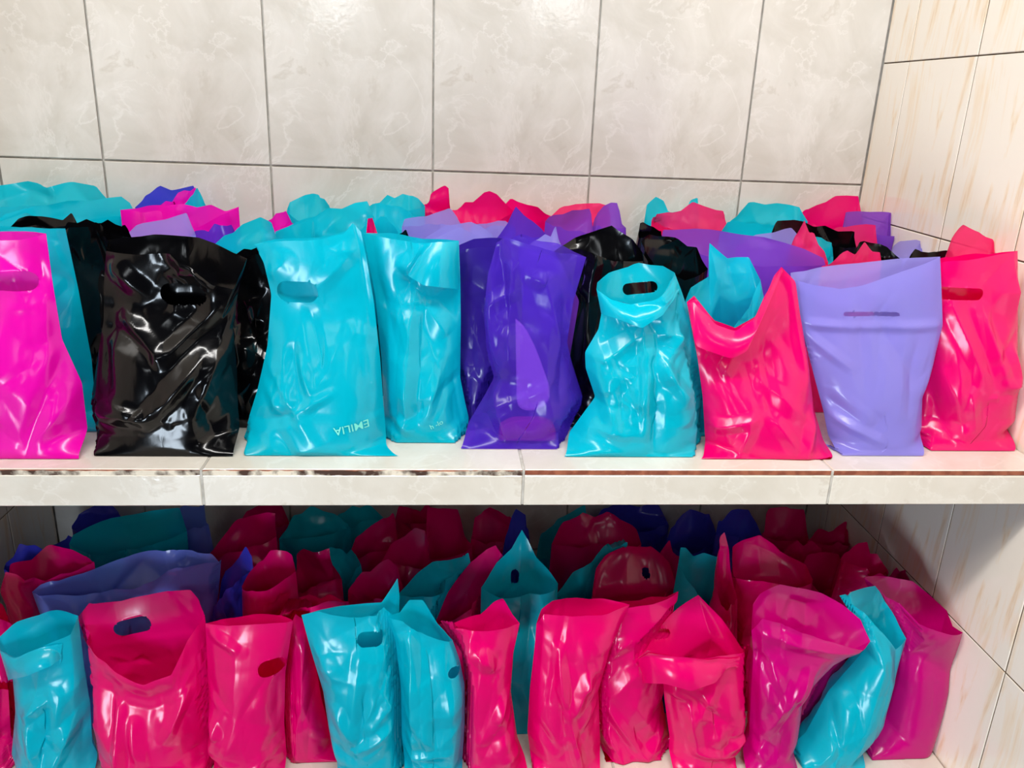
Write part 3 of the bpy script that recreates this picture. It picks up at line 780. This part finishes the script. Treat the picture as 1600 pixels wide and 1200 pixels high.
tealD = low('t', 'teal bag with a twisted upright tip above its handle hole', [(471, 961), (498, 956), (545, 966), (585, 968), (600, 958), (610, 966), (622, 975)], [(500, 952), (560, 945), (596, 942), (621, 905), (624, 935)],
    base=[(530, 1234), (630, 1236)], L=[(524, 1180), (514, 1140), (505, 1080), (484, 1010)], R=[(630, 1160), (626, 1080)], h=(579, 991, 43, 25, 2), of=.012, ob=.02, amp=1.0,
    cr=[(480, 990, 530, 1050, 4, 8), (530, 1090, 560, 1140, 6, 6), (575, 1060, 560, 1150, -6, 6), (560, 1150, 620, 1110, 5, 5), (590, 965, 600, 930, 6, 4), (515, 1125, 530, 1200, 5, 6)])
tealE = low('t', 'teal bag turned sideways with a small round hole near its right edge', [(604, 963), (632, 968), (664, 990), (690, 998), (707, 1000)], [(625, 955), (640, 935), (660, 938), (684, 975)],
    base=[(632, 1238), (722, 1230)], L=[(628, 1150), (626, 1070), (618, 1000)], R=[(726, 1130), (726, 1070), (718, 1030)], h=(709, 1038, 20, 19), of=.01, ob=.018, amp=.9,
    cr=[(645, 980, 646, 1200, 6, 5), (670, 1010, 690, 1180, -5, 8), (625, 1160, 700, 1155, 4, 5), (655, 1165, 700, 1195, 6, 5)])
low('p', 'pink bag with a dark opening in the lower middle', [(688, 985), (712, 985), (745, 984), (812, 974)], [(700, 975), (750, 962), (785, 930), (800, 955)],
    base=[(722, 1234), (830, 1226)], L=[(722, 1180), (728, 1090), (722, 1030)], R=[(808, 1150), (798, 1080), (802, 1020)], of=.02, ob=.035, amp=1.0,
    cr=[(735, 985, 730, 1110, 6, 6), (745, 1000, 770, 1030, 5, 6), (790, 1070, 775, 1105, 6, 5), (730, 1180, 790, 1190, 5, 6)])
low('p', 'slim pink bag with a folded-over top left of the collared pink bag', [(838, 975), (850, 960), (890, 962), (950, 958), (984, 945)], [(846, 950), (862, 937), (920, 935), (970, 936)],
    base=[(834, 1218), (936, 1214)], L=[(824, 1143), (828, 1075), (836, 1005)], R=[(938, 1165), (935, 1080), (955, 1010)], of=.015, ob=.03, amp=1.0,
    cr=[(870, 1000, 880, 1090, 6, 5), (880, 1090, 905, 1180, 6, 5), (915, 1040, 890, 1095, 6, 6), (885, 1130, 900, 1200, 5, 5)])
low('p', 'pink bag with a slanting front behind the collar of its right neighbour', [(920, 951), (970, 950), (1020, 944), (1060, 924)], [(940, 942), (1000, 938), (1040, 930)],
    base=[(948, 1200), (1050, 1178)], L=[(940, 1170), (924, 1092), (911, 1035)], R=[(1046, 1160), (1034, 1090), (1050, 1000)], of=.02, ob=.03, amp=1.1,
    cr=[(925, 1090, 985, 1190, 6, 5), (940, 1080, 1010, 1170, 5, 5), (925, 1020, 985, 985, 5, 6), (940, 1120, 965, 1190, 5, 5)])
low('p', 'pink bag with a wide collar folded forward and a peaked back', [(997, 1028), (1012, 1016), (1050, 1022), (1099, 1026), (1140, 1020), (1177, 1016)], [(1010, 1005), (1045, 962), (1091, 928), (1128, 966), (1156, 1008)],
    base=[(1054, 1214), (1164, 1212)], L=[(1046, 1150), (1038, 1090), (1036, 1060)], R=[(1172, 1150), (1176, 1092)], hk=(1040, 1008, 36, 18, -10), of=.035, ob=.05, amp=1.0,
    flap=([(997, 1030), (1012, 1016), (1050, 1022), (1099, 1026), (1150, 1016)], [(1004, 1066), (1040, 1068), (1080, 1080), (1118, 1066), (1146, 1030)]),
    cr=[(1070, 1085, 1080, 1150, 6, 5), (1080, 1150, 1130, 1160, 5, 5), (1050, 1190, 1100, 1180, 5, 5), (1130, 1150, 1165, 1130, 4, 5)])
low('d', 'raspberry pink bag with a flaring funnel mouth on the lower right', [(1174, 985), (1192, 968), (1240, 984), (1298, 1003), (1347, 1018), (1360, 1002)], [(1178, 945), (1186, 926), (1218, 912), (1258, 920), (1315, 943), (1345, 968)],
    base=[(1166, 1216), (1248, 1214)], L=[(1170, 1150), (1177, 1021)], R=[(1246, 1140), (1254, 1080), (1310, 1026)], of=.03, ob=.05, amp=1.3, th=.09, nc=12, lean=-.01,
    cr=[(1180, 1130, 1235, 1040, 5, 5), (1250, 1030, 1225, 1070, 5, 5), (1190, 980, 1340, 1012, 5, 6), (1195, 1180, 1235, 1170, 5, 5)])
low('d', 'raspberry bag half hidden between the funnel-mouthed bag and the leaning teal bag', [(1240, 1050), (1280, 1040), (1322, 1026)], [(1260, 1020), (1300, 1016)],
    Y=.16, base=[(1215, 1180), (1290, 1180)], R=[(1275, 1110), (1310, 1055)])
low('t', 'narrow teal bag leaning to the right between two raspberry bags', [(1319, 940), (1352, 962), (1380, 990), (1396, 1012), (1416, 998)], [(1328, 926), (1348, 918), (1367, 915), (1384, 940), (1402, 968)],
    base=[(1243, 1206), (1350, 1200)], L=[(1258, 1146), (1294, 1080), (1352, 1014), (1340, 975)], R=[(1372, 1128), (1397, 1057), (1408, 1025)], of=.012, ob=.03, amp=1.0, th=.10,
    cr=[(1380, 1000, 1300, 1180, 4, 7), (1265, 1160, 1290, 1135, 6, 5), (1290, 1150, 1270, 1200, 6, 6)])
low('d', 'raspberry bag with a deep square mouth next to the right wall', [(1386, 932), (1402, 952), (1418, 971), (1460, 978), (1505, 978)], [(1352, 905), (1380, 903), (1426, 908), (1470, 944), (1490, 962)],
    base=[(1362, 1204), (1424, 1202)], L=[(1384, 1120), (1402, 1060), (1410, 1000)], R=[(1447, 1175), (1472, 1110), (1490, 1042)], of=.05, ob=.05, amp=.7, th=.09, nc=4, lean=.0, Y=.12)
# ---- lower shelf, rear rows
def lrear(c, Y, label, T, K, **kw):
    kw.setdefault('res', 0); kw.setdefault('th', .075); kw.setdefault('nc', 6); kw.setdefault('z0', ZL)
    kw.setdefault('of', .025); kw.setdefault('ob', .03); kw.setdefault('nk', .02); kw.setdefault('amp', 2.5)
    return bag(c, label, T, K, Y=Y, **kw)
lrear('p', .16, 'pink edge of a bag at the far left above the cut-off pink bag', [(-60, 960), (-20, 955), (18, 975)], [(-30, 930), (5, 938)])
lrear('p', .27, 'dark pink bag with an open mouth by the left wall', [(6, 930), (14, 892), (64, 910), (100, 905), (146, 880)], [(14, 884), (50, 868), (92, 860), (135, 858)], of=.03, ob=.04, bw=.16)
lrear('b', .24, 'long crumpled blue bag behind the teal and wide-mouthed bags', [(50, 925), (120, 930), (200, 915), (280, 888), (342, 878)], [(64, 912), (143, 893), (190, 872), (230, 862), (294, 856), (332, 860)], amp=2.6, nc=18, res=1, bw=.24, nk=.012, cr=[(70, 915, 330, 868, 4, 5), (150, 930, 200, 870, 5, 5), (250, 905, 290, 862, -5, 5)])
lrear('n', .40, 'dark blue rim by the left wall behind the dark pink bag', [(6, 890), (40, 886), (76, 882)], [(12, 870), (36, 853), (66, 855)], bw=.13, bx=.03)
lrear('n', .46, 'dark blue bag with a creased tip left of the dark teal bag', [(72, 872), (110, 878), (160, 872)], [(76, 848), (105, 842), (108, 833), (130, 850)])
lrear('t', .43, 'long dark teal bag at the back left under the shelf', [(108, 850), (165, 868), (230, 850), (292, 830)], [(118, 832), (172, 810), (230, 800), (280, 794)], res=1, amp=1.6, bw=.22)
lrear('b', .47, 'blue bag with an open round mouth at the back left under the shelf', [(264, 822), (285, 830), (326, 820)], [(268, 798), (290, 788), (318, 790)], bw=.13)
lrear('p', .36, 'dark pink bag right of the blue mouth under the shelf', [(318, 876), (360, 862), (392, 852), (432, 838)], [(340, 848), (372, 815), (420, 796), (432, 800)])
lrear('n', .22, 'narrow dark violet-blue bag between the wide-mouthed bag and the red open bag', [(334, 960), (352, 920), (392, 900)], [(350, 900), (388, 860), (394, 870)], bw=.12)
lrear('p', .20, 'red-pink open bag behind the flat-fronted pink bag', [(378, 916), (405, 922), (440, 912), (462, 892)], [(388, 896), (402, 876), (434, 860), (456, 866)], of=.04, ob=.04)
lrear('p', .155, 'pink rim with a rolled fold just behind the flat-fronted pink bag', [(420, 970), (470, 948), (512, 945), (545, 940)], [(450, 945), (484, 928), (505, 930), (535, 928)], bw=.12)
lrear('p', .28, 'dark pink bag with a pointed corner left of the small teal mouth', [(458, 918), (470, 935), (500, 915), (534, 905)], [(462, 868), (476, 850), (517, 842), (520, 870)], ob=.03)
lrear('t', .31, 'small dark teal open bag in the middle of the lower shelf', [(494, 866), (520, 892), (542, 915), (564, 882)], [(505, 858), (530, 850), (555, 870)], of=.02, bw=.14)
lrear('t', .52, 'dark teal bag high at the back under the shelf', [(436, 842), (480, 838), (548, 826)], [(460, 806), (484, 792), (520, 796), (544, 808)], amp=1.8)
lrear('t', .60, 'teal rim at the very back under the shelf edge', [(520, 815), (560, 818), (602, 812)], [(540, 793), (580, 790)])
lrear('p', .43, 'dark pink bag slanting up to the shelf edge left of middle', [(546, 868), (580, 862), (622, 852)], [(556, 838), (590, 815), (613, 798), (618, 820)])
lrear('p', .265, 'crumpled rosette of dark pink film behind the twisted teal tip', [(544, 922), (560, 945), (600, 940), (630, 920)], [(556, 900), (580, 882), (606, 876), (622, 890)], amp=2.6, nc=16, of=.035)
lrear('p', .36, 'dark pink bag with a shiny fold in the middle of the lower shelf', [(596, 878), (630, 890), (672, 880)], [(610, 852), (642, 832), (664, 824), (670, 850)], amp=2.2, nc=12)
lrear('t', .235, 'teal bag lying slantwise behind the sideways teal bag', [(622, 930), (660, 938), (705, 922), (736, 890)], [(640, 908), (676, 877), (705, 870), (732, 864)], amp=1.5, res=1)
lrear('p', .48, 'dark pink bag with a broad folded front near the shelf edge', [(662, 872), (700, 872), (738, 852)], [(668, 800), (690, 792), (715, 792), (726, 830)], amp=1.8)
lrear('p', .22, 'long slanting dark pink bag left of the teal peak', [(678, 978), (712, 968), (760, 930), (790, 880)], [(700, 930), (735, 880), (774, 846), (784, 862)], amp=1.5, res=1, bw=.14)
lrear('p', .50, 'dark pink open bag near the shelf edge above the long slanting one', [(736, 842), (770, 850), (808, 832)], [(742, 806), (765, 796), (796, 804)], of=.02)
lrear('n', .44, 'narrow dark blue bag behind the teal peak', [(786, 860), (806, 868), (828, 850)], [(790, 835), (806, 800), (822, 806)], bw=.10)
lrear('t', .20, 'teal bag rising to a tall peak in the middle of the lower shelf', [(752, 918), (780, 938), (822, 928), (872, 912)], [(776, 880), (800, 858), (816, 829), (838, 868), (862, 896)], amp=1.2, res=1, of=.04, ob=.03, hk=(806, 912, 14, 26, 0))
lrear('t', .50, 'dark teal bag at the back right of the teal peak', [(838, 872), (870, 880), (925, 862)], [(846, 830), (870, 804), (915, 794)])
lrear('p', .42, 'very dark pink bag with a rounded opening at the back middle', [(862, 850), (900, 852), (950, 848), (1002, 850)], [(880, 820), (925, 806), (960, 808), (992, 828)], of=.03, ob=.05, bw=.2)
lrear('t', .27, 'teal bag slanting down to the left beside the big dark pink mouth', [(866, 934), (900, 938), (945, 920), (982, 880)], [(890, 905), (930, 872), (958, 856), (980, 848)], amp=1.4)
lrear('p', .26, 'pink bag with a big dark mouth and a hole in its right side', [(925, 932), (970, 944), (1015, 944), (1060, 925)], [(932, 890), (945, 868), (978, 852), (1018, 854), (1048, 884)], of=.05, ob=.06, res=1, hk=(1016, 912, 14, 18, 20), amp=1.2, bw=.18, th=.09)
lrear('n', .56, 'left one of two dark navy bags under the shelf edge', [(1040, 850), (1085, 862), (1122, 846)], [(1058, 812), (1078, 796), (1110, 806)])
lrear('n', .52, 'right one of two dark navy bags under the shelf edge', [(1118, 836), (1150, 842), (1190, 836)], [(1124, 812), (1145, 796), (1172, 798)])
lrear('p', .31, 'dark pink pointed bag right of the big dark mouth', [(1024, 880), (1060, 915), (1095, 925), (1122, 905)], [(1034, 862), (1046, 848), (1060, 868), (1090, 884)], bw=.14)
lrear('t', .245, 'teal bag squeezed behind the peaked collar bag', [(1060, 880), (1090, 930), (1112, 962), (1134, 920)], [(1062, 852), (1085, 866), (1124, 870)], bw=.13, amp=1.4)
lrear('p', .21, 'thin upright pink edge left of the pink shouldered bag', [(1122, 930), (1134, 952), (1152, 935)], [(1126, 840), (1134, 830), (1142, 860)], bw=.10)
lrear('p', .245, 'pink bag with shiny sloping shoulder behind the funnel-mouthed bag', [(1146, 902), (1175, 910), (1220, 912), (1270, 906)], [(1146, 856), (1188, 836), (1218, 860), (1256, 878)], amp=1.5, res=1, of=.03, ob=.05)
lrear('p', .55, 'very dark pink bag in the back right corner under the shelf', [(1186, 838), (1225, 845), (1265, 850)], [(1196, 806), (1230, 792), (1258, 800)])
lrear('p', .50, 'dark pink bag with a raised right corner near the right wall', [(1262, 846), (1292, 852), (1330, 848)], [(1275, 826), (1300, 826), (1330, 810)], bw=.14)
lrear('p', .41, 'dark pink rolled rim behind the shiny shouldered bag', [(1222, 876), (1250, 884), (1288, 876)], [(1232, 850), (1264, 842), (1282, 852)])
lrear('p', .34, 'dark pink bag with a glint between the shouldered bag and the right wall', [(1256, 900), (1290, 930), (1328, 925)], [(1262, 872), (1290, 868), (1320, 872)])
lrear('p', .30, 'dark pink bag with a pointed top beside the right wall', [(1314, 884), (1335, 892), (1360, 902), (1392, 898)], [(1320, 866), (1332, 854), (1354, 850), (1380, 882)], bw=.14, bx=-.01)
lrear('d', .255, 'dark tip of a bag between the square-mouthed bag and the right wall', [(1385, 912), (1410, 915), (1436, 912)], [(1400, 896), (1416, 888), (1426, 898)], bw=.10, bx=-.03)
lrear('n', .64, 'nearly black blue bag at the back wall above the rounded dark pink opening', [(925, 822), (985, 826), (1045, 820)], [(940, 796), (985, 788), (1030, 792)])
lrear('p', .64, 'dark pink bag at the back wall above the shiny fold', [(610, 818), (645, 822), (680, 815)], [(622, 796), (650, 789), (672, 794)])
lrear('p', .62, 'dark pink bag at the back wall above the pointed corner on the left', [(372, 822), (410, 826), (452, 818)], [(385, 798), (415, 789), (440, 793)])
lrear('n', .63, 'nearly black blue bag high in the back left corner under the shelf', [(112, 822), (150, 826), (196, 818)], [(125, 800), (160, 790), (186, 792)])
finish_bags()

# ---- writing that shows through the teal film, and the booklet in the purple bag
def plain(name, col, rough=0.5):
    m, nt, out = new_mat(name)
    pr = N(nt, 'ShaderNodeBsdfPrincipled'); pr.inputs['Roughness'].default_value = rough
    n = N(nt, 'ShaderNodeTexNoise'); n.inputs['Scale'].default_value = 60
    r = N(nt, 'ShaderNodeValToRGB'); e = r.color_ramp.elements
    e[0].color = tuple(c*0.88 for c in col[:3])+(1,); e[1].color = col
    nt.links.new(n.outputs['Fac'], r.inputs[0]); nt.links.new(r.outputs[0], pr.inputs['Base Color'])
    nt.links.new(pr.outputs[0], out.inputs['Surface'])
    return m
def lettering(b, text, cx, cy, width_px, ang, mat):
    cu = bpy.data.curves.new('lettering', 'FONT'); cu.body = text; cu.size = 1.0
    cu.align_x = 'CENTER'; cu.align_y = 'CENTER'; cu.resolution_u = 3; cu.offset = 0.004
    to = bpy.data.objects.new('lettering_source', cu); COL.objects.link(to)
    bpy.context.view_layer.update()
    me = bpy.data.meshes.new_from_object(to.evaluated_get(bpy.context.evaluated_depsgraph_get()))
    bpy.data.objects.remove(to)
    me.name = 'lettering'
    co = np.array([v.co[:] for v in me.vertices])
    P = b['PF'].reshape(-1, 3)
    ctr = at_y(cx, cy, b['Y']-0.045)
    k = width_px*(ctr[1]-CAM[1])/F_PX/(co[:, 0].max()-co[:, 0].min())
    a = math.radians(ang)
    x = ctr[0]+k*(co[:, 0]*math.cos(a)-co[:, 1]*math.sin(a)); z = ctr[2]+k*(co[:, 0]*math.sin(a)+co[:, 1]*math.cos(a))
    for i, v in enumerate(me.vertices):
        d = (P[:, 0]-x[i])**2+(P[:, 2]-z[i])**2
        q = np.argsort(d)[:4]; w = 1/(d[q]+1e-7)
        y = (P[q, 1]*w).sum()/w.sum()
        v.co = Vector((x[i], y-0.0016, z[i]))-Vector(b['org'])
    me.materials.append(mat)
    o = bpy.data.objects.new('lettering', me); COL.objects.link(o); o.parent = b['root']
    o['label'] = 'pale upside-down name showing through the film'
    return o
INK = plain('pale_green_print', lin(120, 232, 214))
lettering(tealA, 'EMILIA', 549, 669, 56, 188, INK)
lettering(tealB, 'h -lo', 682, 666, 22, 22, INK)

def surf_y(P, x, z):
    P = P.reshape(-1, 3); d = (P[:, 0]-x)**2+(P[:, 2]-z)**2
    return P[np.argsort(d)[:3], 1].mean()
def slab_card(name, outline, y0, y1, mat, label, cat):
    """a flat thing with thickness and rounded outline, standing inside a bag"""
    o3 = np.array(outline); c = np.array([o3[:, 0].mean(), (y0+y1)/2, o3[:, 1].min()])
    n = len(o3); v = []
    for y, s in ((y0, 0.94), (y0+0.0015, 1.0), (y1-0.0015, 1.0), (y1, 0.94)):
        m = o3.mean(0)
        v += [((m[0]+(a-m[0])*s)-c[0], y-c[1], (m[1]+(b-m[1])*s)-c[2]) for a, b in o3]
    f = [tuple(range(n-1, -1, -1)), tuple(range(3*n, 4*n))]
    for r in range(3):
        for i in range(n):
            j = (i+1) % n
            f.append((r*n+i, r*n+j, (r+1)*n+j, (r+1)*n+i))
    o = mesh_obj(name, v, f, mat)
    o.location = c
    o['label'] = label; o['category'] = cat
    return o
def px_outline(pts, Y, n=40):
    q = resample(list(pts)+[pts[0]], n+1, 2)[:-1]
    return [(p[0], p[2]) for p in (at_y(x, y, Y) for x, y in q)]
PB_Y = purpleA['Y']
BOOK = plain('pale_pink_card', lin(252, 214, 240), 0.35)
ol = px_outline([(806, 500), (818, 508), (838, 545), (858, 600), (862, 622), (852, 640), (826, 646), (808, 640)], PB_Y-0.02)
yb = max(surf_y(purpleA['PF'], x, z) for x, z in ol)+0.004
slab_card('booklet', ol, yb, yb+0.006, BOOK, 'pale pink booklet seen through the front of the purple bag', 'booklet')
POUCH = plain('hot_pink_cloth', lin(225, 40, 150), 0.6)
ol = px_outline([(782, 665), (800, 655), (850, 655), (868, 664), (868, 690), (850, 696), (790, 696), (778, 688)], PB_Y-0.02)
ol = [(x, max(z, 0.006)) for x, z in ol]
yb = max(surf_y(purpleA['PF'], x, z) for x, z in ol)+0.004
slab_card('pouch', ol, yb, yb+0.02, POUCH, 'hot pink pouch at the bottom of the purple bag', 'pouch')
